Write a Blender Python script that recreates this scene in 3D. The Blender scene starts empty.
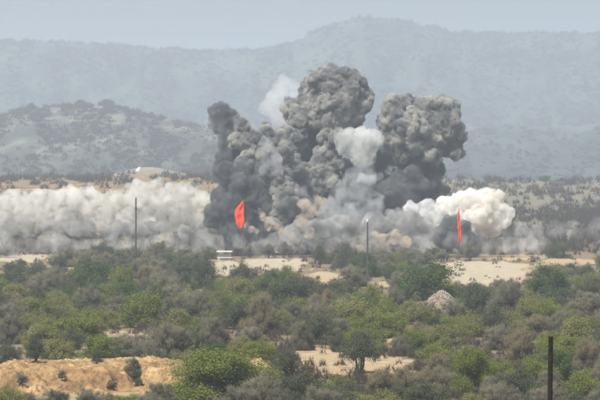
import bpy, bmesh, math, random
import numpy as np
from mathutils import Vector, Matrix

R = math.radians
rng = np.random.default_rng(7)
random.seed(7)
scene = bpy.context.scene
col = scene.collection

# ------------------------------------------------------------------ camera, sky, sun, exposure
EYE, FOC, HOR = 15.0, 3600.0, 170.0            # eye height, focal length in photo pixels, horizon row
cam_d = bpy.data.cameras.new('camera')
cam_d.sensor_width = 36.0
cam_d.lens = 36.0 * FOC / 600.0
cam_d.shift_y = -(200.0 - HOR) / 600.0
cam_d.clip_start = 1.0
cam_d.clip_end = 30000.0
cam = bpy.data.objects.new('camera', cam_d)
cam.location = (0, 0, EYE)
cam.rotation_euler = (R(90), 0, 0)
col.objects.link(cam)
scene.camera = cam

SUN_EL, SUN_AZ = 58.0, 215.0                   # azimuth clockwise from +Y: behind the camera, to the left
world = bpy.data.worlds.new('World')
scene.world = world
world.use_nodes = True
wn, wl = world.node_tree.nodes, world.node_tree.links
wn.clear()
w_out = wn.new('ShaderNodeOutputWorld')
w_bg = wn.new('ShaderNodeBackground')
w_sky = wn.new('ShaderNodeTexSky')
w_sky.sky_type = 'NISHITA'
w_sky.sun_disc = False
w_sky.sun_elevation = R(SUN_EL)
w_sky.sun_rotation = R(SUN_AZ)
w_sky.air_density = 1.0
w_sky.dust_density = 4.5
w_sky.ozone_density = 2.0
w_hsv = wn.new('ShaderNodeHueSaturation')
w_hsv.inputs['Saturation'].default_value = 0.70
w_bg.inputs['Strength'].default_value = 0.115
w_mul = wn.new('ShaderNodeMix'); w_mul.data_type = 'RGBA'; w_mul.blend_type = 'MULTIPLY'
w_mul.inputs[0].default_value = 1.0
w_mul.inputs[7].default_value = (0.93, 0.99, 0.995, 1)      # dust-laden air: a little greener and greyer than the clean model
wl.new(w_sky.outputs[0], w_hsv.inputs['Color'])
wl.new(w_hsv.outputs[0], w_mul.inputs[6])
wl.new(w_mul.outputs[2], w_bg.inputs['Color'])
wl.new(w_bg.outputs[0], w_out.inputs['Surface'])

sun_d = bpy.data.lights.new('sun', 'SUN')
sun_d.energy = 4.6
sun_d.angle = R(1.5)
sun_d.color = (1.0, 0.95, 0.87)
sun = bpy.data.objects.new('sun', sun_d)
sdir = Vector((math.sin(R(SUN_AZ)) * math.cos(R(SUN_EL)), math.cos(R(SUN_AZ)) * math.cos(R(SUN_EL)), math.sin(R(SUN_EL))))
sun.rotation_euler = sdir.to_track_quat('Z', 'Y').to_euler()
col.objects.link(sun)

vs = scene.view_settings
vs.view_transform = 'Standard'
vs.look = 'None'
vs.gamma = 1.0
vs.use_curve_mapping = False
vs.exposure = 0.46

cy = scene.cycles
cy.use_denoising = True
cy.max_bounces = 24
cy.diffuse_bounces = 3
cy.glossy_bounces = 1
cy.transmission_bounces = 2
cy.volume_bounces = 20
cy.transparent_max_bounces = 128
cy.use_adaptive_sampling = False
cy.filter_width = 2.0

HAZE = 0.00027

# ------------------------------------------------------------------ helpers
def vhash(ix, iy, s):
    n = (ix.astype(np.int64) * 374761393 + iy.astype(np.int64) * 668265263 + s * 974711) & 0x7fffffff
    n = ((n ^ (n >> 13)) * 1274126177) & 0x7fffffff
    n = n ^ (n >> 16)
    return (n & 0xffff) / 65535.0

def vnoise(x, y, s=0):
    x = np.asarray(x, float); y = np.asarray(y, float)
    ix, iy = np.floor(x), np.floor(y)
    fx, fy = x - ix, y - iy
    fx = fx * fx * (3 - 2 * fx); fy = fy * fy * (3 - 2 * fy)
    a, b = vhash(ix, iy, s), vhash(ix + 1, iy, s)
    c, d = vhash(ix, iy + 1, s), vhash(ix + 1, iy + 1, s)
    return (a * (1 - fx) + b * fx) * (1 - fy) + (c * (1 - fx) + d * fx) * fy

def fbm(x, y, s=0, oct=4):
    v, a, t = 0.0, 1.0, 0.0
    for k in range(oct):
        v = v + a * vnoise(x * 2 ** k + 17.3 * k, y * 2 ** k - 9.1 * k, s + k)
        t += a
        a *= 0.5
    return v / t - 0.5

def sstep(a, b, x):
    t = np.clip((np.asarray(x, float) - a) / (b - a), 0, 1)
    return t * t * (3 - 2 * t)

def mesh_np(name, V, F, mat=None, smooth=False):
    """F: (n,k) int array of equal-sized faces."""
    V = np.asarray(V, np.float32); F = np.asarray(F, np.int32)
    me = bpy.data.meshes.new(name)
    me.vertices.add(len(V)); me.vertices.foreach_set('co', V.ravel())
    n, k = F.shape
    me.loops.add(n * k); me.loops.foreach_set('vertex_index', F.ravel())
    me.polygons.add(n)
    me.polygons.foreach_set('loop_start', np.arange(0, n * k, k, dtype=np.int32))
    me.polygons.foreach_set('loop_total', np.full(n, k, np.int32))
    if smooth:
        me.polygons.foreach_set('use_smooth', np.ones(n, bool))
    me.update(calc_edges=True)
    me.validate()
    if mat: me.materials.append(mat)
    return me

def link(name, me, parent=None, loc=None):
    o = bpy.data.objects.new(name, me)
    col.objects.link(o)
    if parent is not None: o.parent = parent
    if loc is not None: o.location = loc
    return o

def empty(name, loc):
    o = bpy.data.objects.new(name, None)
    o.empty_display_size = 0.2
    o.location = loc
    col.objects.link(o)
    return o

def tag(o, label=None, cat=None, group=None, kind=None):
    if label: o['label'] = label
    if cat: o['category'] = cat
    if group: o['group'] = group
    if kind: o['kind'] = kind
    return o

def dist_of(row):                  # distance of a point of the plain seen at a photo row
    return EYE * FOC / (row - HOR)

def px2x(px, Y): return (px - 300.0) / FOC * Y
def row2z(row, Y): return EYE - (row - HOR) / FOC * Y

# ------------------------------------------------------------------ terrain
SKY_PX = [-2600, -900, 0, 60, 110, 160, 200, 230, 262, 294, 315, 341, 369, 401, 425, 453, 500, 560, 600, 900, 1500, 3200]
SKY_ROW = [70, 58, 46, 46, 49, 52, 56, 55, 54, 47, 36, 27, 21, 24, 29, 35, 36, 36, 37, 50, 44, 70]
ML_PX = [-2600, -300, -60, 0, 22, 45, 75, 110, 135, 160, 185, 215, 260, 330, 430, 3200]
ML_ROW = [150, 128, 120, 117, 111, 108, 106, 106, 113, 121, 125, 133, 143, 155, 168, 172]
MR_PX = [-2600, 360, 430, 470, 520, 570, 640, 800, 1200, 3200]
MR_ROW = [178, 172, 160, 148, 141, 146, 138, 150, 160, 170]

def bank_front(x):                 # front foot of the cut bank along x
    return 239.5 + 0.9 * np.sin(x * 0.45) + 0.7 * np.sin(x * 1.1 + 1) + 1.8 * sstep(-7.5, -4.5, x) + 9 * sstep(-6.5, -3.0, x)

def bank_h(x, y, detail=True):
    f = y - bank_front(x)
    n = fbm(x * 0.5, y * 0.5, 31, 4) if detail else 0.0
    rise = sstep(0.0, 7.5, f + 5.0 * n)
    rise = 0.45 * rise + 0.55 * sstep(3.2, 6.4, f + 4.0 * n)
    back = 1 - sstep(13.0, 30.0, f)
    ends = sstep(-24.5, -19.8, x) * (1 - sstep(-3.2, -0.6, x))
    h = 1.72 * rise * back * ends * (1 - 0.10 * sstep(-12, -3, x))
    if detail:
        g = np.abs(fbm(x * 0.9 + 0.6 * fbm(x, y, 3, 2), y * 0.4, 47, 5)) * 2
        h = h - 1.35 * (1 - g) * g * 4 * rise * (1 - rise) * ends + 0.10 * n * rise
        h = h + (0.62 * fbm(x * 1.4, y * 1.4, 71, 4) + 0.26 * fbm(x * 5, y * 5, 73, 2)) * np.clip(rise * 2, 0, 1) * ends
    return h

def ground_h(x, y):
    x = np.asarray(x, float); y = np.asarray(y, float)
    D = np.maximum(np.sqrt(x * x + y * y), 1e-3)
    px = 300 + FOC * x / np.maximum(y, 1.0)
    px = np.clip(px, -2500, 3100)
    near = 13.3 - 0.0655 * D
    h = np.where(D < 195, near, 0)
    h = np.maximum(near, 0) * (1 - sstep(150, 215, D)) + 0
    # the plain lifts into a low swell behind the burst line
    side = sstep(330, 520, px)
    top = (12.4 + 1.8 * fbm(px / 60.0, D * 0 + 3.0, 5, 3)) * (1 - side) + (10.2 + 1.6 * fbm(px / 90.0, D * 0 + 8.0, 9, 3)) * side
    crest = 1100 * (1 - side) + 1250 * side
    h = h + top * (sstep(640, 1, 0) * 0 + sstep(0, 1, (D - 640) / (crest - 640)))
    h = h - 8 * sstep(1300, 1600, D) * (1 - sstep(1650, 2300, D))
    # pale mound with the white track
    h = h + 5.2 * np.exp(-((px - 147) / 40.0) ** 2 - ((D - 1420) / 140.0) ** 2)
    und = fbm(x / 90.0, y / 140.0, 3, 4)
    h = h + und * 2.2 * sstep(640, 1000, D) + fbm(x / 14.0, y / 20.0, 13, 3) * 0.5 * sstep(240, 320, D)
    # mid hills
    zl = EYE + (HOR - 14 - np.interp(px, ML_PX, ML_ROW)) / FOC * 2150.0
    pl = sstep(1450, 2150, D) * (1 - sstep(2200, 2900, D))
    gl = fbm(px / 34.0, D / 500.0, 21, 4)
    h = h + np.maximum(zl - 4, 0) * pl * (1 + 0.45 * gl * 4 * pl * (1 - pl))
    zr = EYE + (HOR - np.interp(px, MR_PX, MR_ROW)) / FOC * 2900.0
    pr = sstep(1900, 2900, D) * (1 - sstep(2950, 3500, D))
    h = h + np.maximum(zr - 4, 0) * pr * (1 + 0.6 * fbm(px / 40.0, D / 400.0, 27, 4))
    # far range
    zf = EYE + (HOR - 3 - np.interp(px, SKY_PX, SKY_ROW)) / FOC * 4300.0
    pf = sstep(2900, 4300, D)
    gf = fbm(px / 55.0, D / 420.0, 33, 5)
    h = h + np.maximum(zf - 6, 0) * pf * (1 + 0.5 * gf * (1 - pf) * 2) + 2.5 * fbm(px / 9.0, D / 50.0, 77, 3) * pf
    return h

def H(x, y):
    return float(ground_h(x, y) + 0) if not (-26 < x < 0 and 236 < y < 275) else float(max(ground_h(x, y), bank_h(np.float64(x), np.float64(y))))

CLEAR = [  # photo-seen bare patches: centre px, row, half width, half height, paleness
    (480, 274, 45, 10, 1.0), (482, 266, 50, 4, 1.0), (272, 265, 31, 6, 1.0), (228, 268, 15, 8, 1.0), (22, 257, 28, 5, 1.0),
    (325, 277, 18, 5, 0.7), (345, 283, 12, 3, 0.5), (385, 284, 9, 3, 0.5), (356, 366, 56, 11, 0.45), (318, 358, 28, 12, 0.45),
    (395, 345, 9, 8, 0.4), (122, 336, 32, 5, 0.45), (246, 353, 30, 4, 0.5), (520, 352, 16, 3, 0.4), (130, 392, 90, 10, 0.3), (60, 268, 12, 3, 0.6),
    (470, 356, 14, 3, 0.3), (515, 256, 34, 5, 0.5), (570, 262, 30, 4, 0.4)]

def patch_mask(px, row):
    m = np.zeros_like(px)
    wob = 1 + 1.7 * fbm(px / 8.0, row / 2.6, 55, 4)
    for cx, cyy, rx, ry, pale in CLEAR:
        d = ((px - cx) / rx) ** 2 + ((row - cyy) / ry) ** 2
        m = np.maximum(m, pale * (1 - sstep(0.75, 1.25, d * wob)))
    return m

ts = np.concatenate([np.linspace(-0.75, -0.13, 50)[:-1], np.linspace(-0.13, 0.13, 521), np.linspace(0.13, 0.75, 50)[1:]])
Ds = np.concatenate([np.linspace(2, 225, 40)[:-1], np.geomspace(225, 660, 260)[:-1], np.geomspace(660, 1700, 150)[:-1],
                     np.geomspace(1700, 4600, 240)[:-1], np.linspace(4600, 16000, 10)])
TT, DD = np.meshgrid(ts, Ds)
GX, GY = TT * DD, DD
GZ = ground_h(GX, GY)
# keep the sheet under the cut bank
nD, nT = TT.shape
V = np.stack([GX, GY, GZ], -1).reshape(-1, 3)
ii = np.arange(nD * nT).reshape(nD, nT)
F = np.stack([ii[:-1, :-1], ii[:-1, 1:], ii[1:, 1:], ii[1:, :-1]], -1).reshape(-1, 4)

# ------------------------------------------------------------------ material helpers
def new_mat(name):
    m = bpy.data.materials.new(name); m.use_nodes = True
    nt = m.node_tree; nt.nodes.clear()
    return m, nt.nodes, nt.links

def volume_mat(name, rgb, density, aniso=0.0):
    m, n, l = new_mat(name)
    out = n.new('ShaderNodeOutputMaterial'); v = n.new('ShaderNodeVolumePrincipled')
    v.inputs['Color'].default_value = (*rgb, 1)
    v.inputs['Density'].default_value = density
    v.inputs['Anisotropy'].default_value = aniso
    v.inputs['Density Attribute'].default_value = ''
    l.new(v.outputs[0], out.inputs['Volume'])
    return m

def billow_mat(name, ca, cb, density, scale, lo, hi, cs=0.25, step=0.15, detail=5):
    """smoke whose density and soot content vary in space"""
    m, n, l = new_mat(name)
    out = n.new('ShaderNodeOutputMaterial'); v = n.new('ShaderNodeVolumePrincipled')
    g_ = n.new('ShaderNodeNewGeometry'); P_ = g_.outputs['Position']
    r = n.new('ShaderNodeMapRange'); r.inputs['From Min'].default_value = lo; r.inputs['From Max'].default_value = hi
    r.inputs['To Min'].default_value = 0.0; r.inputs['To Max'].default_value = density
    t_ = n.new('ShaderNodeTexNoise'); t_.inputs['Scale'].default_value = scale; t_.inputs['Detail'].default_value = detail
    t_.inputs['Roughness'].default_value = 0.62; t_.inputs['Distortion'].default_value = 0.6
    l.new(P_, t_.inputs['Vector']); l.new(t_.outputs['Fac'], r.inputs['Value']); l.new(r.outputs[0], v.inputs['Density'])
    f_ = ramp(n, l, noise(n, l, cs, 2, P_), 0.38, 0.62)
    l.new(mixrgb(n, l, f_, ca, cb), v.inputs['Color'])
    v.inputs['Density Attribute'].default_value = ''
    l.new(v.outputs[0], out.inputs['Volume'])
    m.cycles.volume_step_rate = step
    return m

def mixrgb(n, l, fac, a, b):
    x = n.new('ShaderNodeMix'); x.data_type = 'RGBA'
    if hasattr(fac, 'links') or hasattr(fac, 'is_linked'): l.new(fac, x.inputs[0])
    else: x.inputs[0].default_value = fac
    for k, s in ((6, a), (7, b)):
        if isinstance(s, tuple): x.inputs[k].default_value = (*s, 1)
        else: l.new(s, x.inputs[k])
    return x.outputs[2]

def noise(n, l, scale, detail=4, vec=None, rough=0.6):
    t = n.new('ShaderNodeTexNoise'); t.inputs['Scale'].default_value = scale
    t.inputs['Detail'].default_value = detail; t.inputs['Roughness'].default_value = rough
    if vec is not None: l.new(vec, t.inputs['Vector'])
    return t.outputs['Fac']

def ramp(n, l, fac, a, b):
    r = n.new('ShaderNodeMapRange'); r.inputs['From Min'].default_value = a; r.inputs['From Max'].default_value = b
    l.new(fac, r.inputs['Value']); return r.outputs[0]

def plain_mat(name, c1, c2, scale=3.0, rough=0.8, bump=0.0, spec=0.2):
    m, n, l = new_mat(name)
    out = n.new('ShaderNodeOutputMaterial'); p = n.new('ShaderNodeBsdfPrincipled')
    tc = n.new('ShaderNodeTexCoord')
    f = ramp(n, l, noise(n, l, scale, 5, tc.outputs['Object']), 0.3, 0.7)
    l.new(mixrgb(n, l, f, c1, c2), p.inputs['Base Color'])
    p.inputs['Roughness'].default_value = rough
    p.inputs['Specular IOR Level'].default_value = spec
    if bump:
        b = n.new('ShaderNodeBump'); b.inputs['Strength'].default_value = bump; b.inputs['Distance'].default_value = 0.05
        l.new(noise(n, l, scale * 3, 4, tc.outputs['Object']), b.inputs['Height']); l.new(b.outputs[0], p.inputs['Normal'])
    l.new(p.outputs[0], out.inputs['Surface'])
    return m

# ground: soil, pale dust patches, ochre swell, grey-green far slopes
gm, n, l = new_mat('dry_ground')
out = n.new('ShaderNodeOutputMaterial'); p = n.new('ShaderNodeBsdfPrincipled')
geo = n.new('ShaderNodeNewGeometry'); P = geo.outputs['Position']
def attr(name):
    a = n.new('ShaderNodeAttribute'); a.attribute_name = name; return a.outputs['Fac']
soil = mixrgb(n, l, ramp(n, l, noise(n, l, 0.25, 8, P, 0.65), 0.35, 0.65), (0.21, 0.165, 0.10), (0.12, 0.10, 0.065))
soil = mixrgb(n, l, ramp(n, l, noise(n, l, 1.6, 6, P, 0.7), 0.52, 0.72), soil, (0.30, 0.235, 0.14))
bare = mixrgb(n, l, ramp(n, l, noise(n, l, 0.7, 8, P, 0.7), 0.3, 0.7), (0.24, 0.175, 0.105), (0.42, 0.32, 0.195))
pale = mixrgb(n, l, ramp(n, l, noise(n, l, 0.5, 8, P, 0.7), 0.35, 0.7), (0.27, 0.225, 0.16), (0.45, 0.39, 0.29))
c = mixrgb(n, l, ramp(n, l, attr('bare'), 0.05, 0.35), soil, bare)
c = mixrgb(n, l, ramp(n, l, attr('bare'), 0.55, 0.95), c, pale)
swell = mixrgb(n, l, ramp(n, l, noise(n, l, 0.16, 8, P, 0.75), 0.42, 0.60), (0.29, 0.205, 0.125), (0.12, 0.10, 0.06))
swell = mixrgb(n, l, ramp(n, l, attr('right_side'), 0.0, 1.0), swell, (0.165, 0.150, 0.115))
c = mixrgb(n, l, attr('swell'), c, swell)
mp = n.new('ShaderNodeMapping'); mp.inputs['Scale'].default_value = (1.0, 0.22, 1.0); l.new(P, mp.inputs['Vector'])
far = mixrgb(n, l, ramp(n, l, noise(n, l, 0.055, 9, mp.outputs[0], 0.68), 0.40, 0.56), (0.20, 0.20, 0.155), (0.06, 0.07, 0.06))
far = mixrgb(n, l, ramp(n, l, noise(n, l, 0.017, 5, mp.outputs[0], 0.6), 0.46, 0.62), far, (0.060, 0.068, 0.058))
fr2 = mixrgb(n, l, ramp(n, l, noise(n, l, 0.020, 8, mp.outputs[0], 0.66), 0.40, 0.62), (0.070, 0.085, 0.068), (0.028, 0.038, 0.034))
far = mixrgb(n, l, attr('range'), far, fr2)
c = mixrgb(n, l, attr('far'), c, far)
c = mixrgb(n, l, attr('mound'), c, (0.22, 0.21, 0.17))
c = mixrgb(n, l, attr('track'), c, (0.72, 0.70, 0.64))
l.new(c, p.inputs['Base Color']); p.inputs['Roughness'].default_value = 1.0; p.inputs['Specular IOR Level'].default_value = 0.0
b = n.new('ShaderNodeBump'); b.inputs['Strength'].default_value = 0.7; b.inputs['Distance'].default_value = 0.25
l.new(noise(n, l, 1.3, 6, P, 0.7), b.inputs['Height']); l.new(b.outputs[0], p.inputs['Normal'])
l.new(p.outputs[0], out.inputs['Surface'])

gme = mesh_np('ground', V, F, gm, True)
px_g = (300 + FOC * TT).ravel(); D_g = DD.ravel()
row_g = HOR + (EYE) / np.maximum(D_g, 1) * FOC
def add_attr(me, name, vals):
    a = me.attributes.new(name, 'FLOAT', 'POINT'); a.data.foreach_set('value', np.asarray(vals, np.float32))
add_attr(gme, 'bare', np.where(D_g < 640, patch_mask(px_g, row_g), 0.0))
add_attr(gme, 'swell', sstep(640, 820, D_g) * (1 - sstep(1300, 1500, D_g)))
add_attr(gme, 'right_side', sstep(330, 520, px_g))
add_attr(gme, 'range', np.maximum(sstep(2600, 3000, D_g), sstep(250, 400, px_g) * sstep(1350, 1600, D_g)))
add_attr(gme, 'far', sstep(1300, 1500, D_g))
mound = np.exp(-((px_g - 146) / 42.0) ** 4 - ((D_g - 1420) / 150.0) ** 4)
add_attr(gme, 'mound', np.clip(mound * 1.3, 0, 1))
add_attr(gme, 'track', 0 * D_g)
ground = tag(link('ground', gme), kind='structure')

# cut bank
bx = np.linspace(-26, 0, 290); by = np.linspace(237, 274, 330)
BX, BY = np.meshgrid(bx, by)
BZ = bank_h(BX, BY) - 0.14
edge = np.minimum(np.minimum(BX + 26, -BX), np.minimum(BY - 237, 274 - BY))
BZ = np.where(BZ < -0.05, -0.3, BZ) + fbm(BX / 14.0, BY / 20.0, 13, 3) * 0.5 * sstep(240, 320, BY)
V = np.stack([BX, BY, BZ], -1).reshape(-1, 3)
ii = np.arange(V.shape[0]).reshape(BX.shape)
F = np.stack([ii[:-1, :-1], ii[:-1, 1:], ii[1:, 1:], ii[1:, :-1]], -1).reshape(-1, 4)
bm_, n, l = new_mat('ochre_earth')
out = n.new('ShaderNodeOutputMaterial'); p = n.new('ShaderNodeBsdfPrincipled')
geo = n.new('ShaderNodeNewGeometry'); P = geo.outputs['Position']
c = mixrgb(n, l, ramp(n, l, noise(n, l, 0.8, 8, P, 0.7), 0.35, 0.65), (0.37, 0.235, 0.108), (0.17, 0.105, 0.055))
c = mixrgb(n, l, ramp(n, l, noise(n, l, 0.33, 6, P, 0.65), 0.5, 0.66), c, (0.44, 0.31, 0.155))
c = mixrgb(n, l, ramp(n, l, noise(n, l, 2.2, 8, P, 0.8), 0.50, 0.62), c, (0.10, 0.07, 0.045))
l.new(c, p.inputs['Base Color']); p.inputs['Roughness'].default_value = 1.0; p.inputs['Specular IOR Level'].default_value = 0.0
b = n.new('ShaderNodeBump'); b.inputs['Strength'].default_value = 0.8; b.inputs['Distance'].default_value = 0.15
l.new(noise(n, l, 2.6, 8, P, 0.7), b.inputs['Height']); l.new(b.outputs[0], p.inputs['Normal'])
l.new(p.outputs[0], out.inputs['Surface'])
tag(link('earth_bank_terrain', mesh_np('bank', V, F, bm_, True)), kind='structure')

# ------------------------------------------------------------------ plants
def leaf_mat(name, ca, cb, cc, trans=0.35):
    """ca..cb by plant, cc mixed in leaf by leaf"""
    m, n, l = new_mat(name)
    out = n.new('ShaderNodeOutputMaterial'); d = n.new('ShaderNodeBsdfDiffuse'); t = n.new('ShaderNodeBsdfTranslucent'); mx = n.new('ShaderNodeMixShader')
    oi = n.new('ShaderNodeObjectInfo'); geo = n.new('ShaderNodeNewGeometry')
    c = mixrgb(n, l, oi.outputs['Random'], ca, cb)
    f = n.new('ShaderNodeMath'); f.operation = 'MULTIPLY'; f.inputs[1].default_value = 0.6
    l.new(geo.outputs['Random Per Island'], f.inputs[0])
    c = mixrgb(n, l, f.outputs[0], c, cc)
    l.new(c, d.inputs['Color']); l.new(c, t.inputs['Color'])
    mx.inputs[0].default_value = trans
    l.new(d.outputs[0], mx.inputs[1]); l.new(t.outputs[0], mx.inputs[2]); l.new(mx.outputs[0], out.inputs['Surface'])
    return m

LM = {
    'green': leaf_mat('acacia_leaf', (0.165, 0.195, 0.036), (0.125, 0.160, 0.034), (0.215, 0.225, 0.062)),
    'deep': leaf_mat('deep_leaf', (0.075, 0.120, 0.034), (0.060, 0.092, 0.030), (0.12, 0.165, 0.050)),
    'olive': leaf_mat('olive_leaf', (0.200, 0.205, 0.062), (0.150, 0.165, 0.055), (0.25, 0.24, 0.09)),
    'dark': leaf_mat('grey_green_leaf', (0.105, 0.120, 0.064), (0.130, 0.138, 0.080), (0.055, 0.062, 0.042)),
    'grey': leaf_mat('bare_twig', (0.185, 0.172, 0.115), (0.140, 0.134, 0.092), (0.065, 0.060, 0.048), 0.05),
    'brown': leaf_mat('dry_leaf', (0.195, 0.160, 0.092), (0.170, 0.148, 0.090), (0.11, 0.09, 0.058), 0.15),
}
bark = plain_mat('bark', (0.10, 0.08, 0.06), (0.05, 0.042, 0.034), 6.0, 0.95, 0.5, 0.05)

def tubes(segs, sides=4):
    """segs: list of (p0, p1, r0, r1) -> V,F"""
    Vs, Fs, o = [], [], 0
    for p0, p1, r0, r1 in segs:
        d = p1 - p0; L = np.linalg.norm(d) + 1e-6; d = d / L
        a = np.cross(d, [0, 0, 1.0] if abs(d[2]) < 0.9 else [1.0, 0, 0]); a /= np.linalg.norm(a); b_ = np.cross(d, a)
        ang = np.arange(sides) * 2 * math.pi / sides
        ring = np.cos(ang)[:, None] * a + np.sin(ang)[:, None] * b_
        Vs.append(p0 + ring * r0); Vs.append(p1 + ring * r1)
        for k in range(sides):
            k2 = (k + 1) % sides
            Fs.append((o + k, o + k2, o + sides + k2, o + sides + k))
        o += 2 * sides
    return np.concatenate(Vs), np.array(Fs)

def leaf_quads(C, N, size, g, aspect=1.6):
    """one slightly cupped leaf spray (two triangles sharing an edge) at each centre"""
    m = len(C)
    A = np.cross(N, g.normal(size=(m, 3))); A /= np.linalg.norm(A, axis=1)[:, None] + 1e-9
    B = np.cross(N, A)
    s = (size * (0.6 + 0.8 * g.random(m)))[:, None]
    V = np.stack([C - A * s * aspect * 0.5, C - B * s * 0.5 + N * s * 0.15, C + A * s * aspect * 0.5, C + B * s * 0.5 - N * s * 0.1], 1).reshape(-1, 3)
    return V, np.arange(4 * m).reshape(m, 4)

def needles(C, Dr, L, w, g):
    m = len(C)
    A = np.cross(Dr, g.normal(size=(m, 3))); A /= np.linalg.norm(A, axis=1)[:, None] + 1e-9
    B = np.cross(Dr, A)
    L = (L * (0.5 + g.random(m)))[:, None]
    bend = g.normal(size=(m, 3)) * 0.12 * L
    tip = C + Dr * L + bend
    V = np.stack([C + A * w, C - A * 0.5 * w + B * 0.87 * w, C - A * 0.5 * w - B * 0.87 * w, tip], 1).reshape(-1, 3)
    o = np.arange(m)[:, None] * 4
    F = np.concatenate([o + [0, 1, 3], o + [1, 2, 3], o + [2, 0, 3]])
    return V, F

def make_plant_meshes(kind, seed, coarse=False, tree=False, fine=False):
    g = np.random.default_rng(seed)
    W, Ht = 5.0, 3.4
    nl = g.integers(9, 15)
    lob = []
    for k in range(nl):
        th = g.random() * 2 * math.pi; r = (g.random() ** 0.6) * W * 0.33
        z = Ht * ((0.30 + 0.42 * (1 - (r / (W * 0.38)) ** 2) * g.uniform(0.45, 1.3)))
        if tree: z = Ht * (0.34 + 0.34 * (1 - (r / (W * 0.38)) ** 2) * g.uniform(0.5, 1.1))
        lob.append((r * math.cos(th), r * math.sin(th), z, W * g.uniform(0.09, 0.23) * (0.85 if tree else 1)))
    if True:
        for k in range(0 if tree else 8):                    # skirt to the ground
            th = k * math.pi / 4 + g.random(); r = W * g.uniform(0.25, 0.36)
            lob.append((r * math.cos(th), r * math.sin(th), Ht * g.uniform(0.10, 0.24), W * g.uniform(0.10, 0.16)))
    lob = np.array(lob)
    twiggy = kind in ('grey', 'brown')
    ncl = (36 if coarse else 210) * (2 if fine else 1)
    per = (10 if coarse else 110 if fine else 64) if not twiggy else (14 if coarse else 60)
    cl = g.integers(0, len(lob), ncl)
    dirs = g.normal(size=(ncl, 3)); dirs[:, 2] = dirs[:, 2] * 0.9 + 0.35
    dirs /= np.linalg.norm(dirs, axis=1)[:, None]
    rad = lob[cl, 3] * g.uniform(0.45, 1.12, ncl) 
    rad = rad * np.where(g.random(ncl) < 0.16, g.uniform(1.15, 1.5, ncl), 1.0)
    CC = lob[cl, :3] + dirs * rad[:, None] * np.array([1.15, 1.15, 0.85])
    CC[:, 2] = np.maximum(CC[:, 2], 0.08)
    # limbs: a few stems from the foot, then a branch to each clump
    nst = 4 if tree else 5
    segs, stems = [], []
    for k in range(nst):
        th = g.random() * 2 * math.pi
        top = np.array([math.cos(th) * W * (0.10 if tree else 0.16), math.sin(th) * W * (0.10 if tree else 0.16), Ht * (0.42 if tree else 0.30)])
        foot = np.array([math.cos(th) * 0.15, math.sin(th) * 0.15, -0.25])
        mid = (foot + top) / 2 + g.normal(size=3) * 0.12
        segs += [(foot, mid, 0.13, 0.10), (mid, top, 0.10, 0.075)]
        stems.append(top)
    tv, tf = tubes(segs, 6)
    bs = []
    for c in CC[:: (4 if coarse else 2)]:
        s = stems[int(np.argmin([np.linalg.norm(c - t) for t in stems]))]
        m = s * 0.5 + c * 0.5 + g.normal(size=3) * 0.14 + np.array([0, 0, -0.08])
        bs += [(s, m, 0.045, 0.028), (m, c, 0.028, 0.010)]
    bv, bf = tubes(bs, 3)
    C = np.repeat(CC, per, 0)
    out_d = np.repeat(dirs, per, 0)
    sp = 0.20 if not coarse else 0.30
    if twiggy:
        C = C + g.normal(size=C.shape) * sp * 0.8
        D_ = out_d * 0.8 + g.normal(size=C.shape) * 0.55 + np.array([0, 0, 0.45])
        D_ /= np.linalg.norm(D_, axis=1)[:, None]
        C[:, 2] = np.maximum(C[:, 2] - 0.1, 0.02)
        cv, cf = needles(C - D_ * 0.15, D_, 0.42 if not coarse else 0.7, 0.017 if not coarse else 0.045, g)
    else:
        off = g.normal(size=C.shape) * sp
        C = C + off
        N_ = off / (np.linalg.norm(off, axis=1)[:, None] + 1e-6) * 0.5 + out_d * 0.4 + g.normal(size=C.shape) * 0.6 + np.array([0, 0, 0.3])
        N_ /= np.linalg.norm(N_, axis=1)[:, None]
        C[:, 2] = np.maximum(C[:, 2], 0.02)
        cv, cf = leaf_quads(C, N_, 0.050 if fine else 0.078 if not coarse else 0.32, g)
    crown = mesh_np('crown', cv, cf, LM[kind])
    return crown, mesh_np('trunk', tv, tf, bark), mesh_np('branches', bv, bf, bark)

KINDS = ['green', 'deep', 'olive', 'dark', 'grey', 'brown']
VAR = {}
for ki, k in enumerate(KINDS):
    VAR[k] = [make_plant_meshes(k, 100 + ki * 10 + v) for v in range(3)]
FINE = make_plant_meshes('green', 555, fine=True)
TREE = {k: [make_plant_meshes(k, 300 + ki, tree=True)] for ki, k in enumerate(['dark', 'olive', 'grey', 'deep'])}

NAME = {'green': 'green_bush', 'deep': 'leafy_bush', 'olive': 'olive_bush', 'dark': 'dark_bush', 'grey': 'thorn_bush', 'brown': 'dry_bush'}
DESC = {'green': 'bright green acacia bush', 'deep': 'deep green leafy bush', 'olive': 'yellow-olive feathery bush',
        'dark': 'dark grey-green bush', 'grey': 'grey thorn bush', 'brown': 'dry brown twiggy bush'}
GROUP = {'green': 'bright green acacia bushes on the plain', 'deep': 'deep green leafy bushes on the plain', 'olive': 'yellow-olive bushes on the plain',
         'dark': 'dark grey-green bushes on the plain', 'grey': 'grey leafless thorn bushes on the plain', 'brown': 'dry brown bushes on the plain'}

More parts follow.
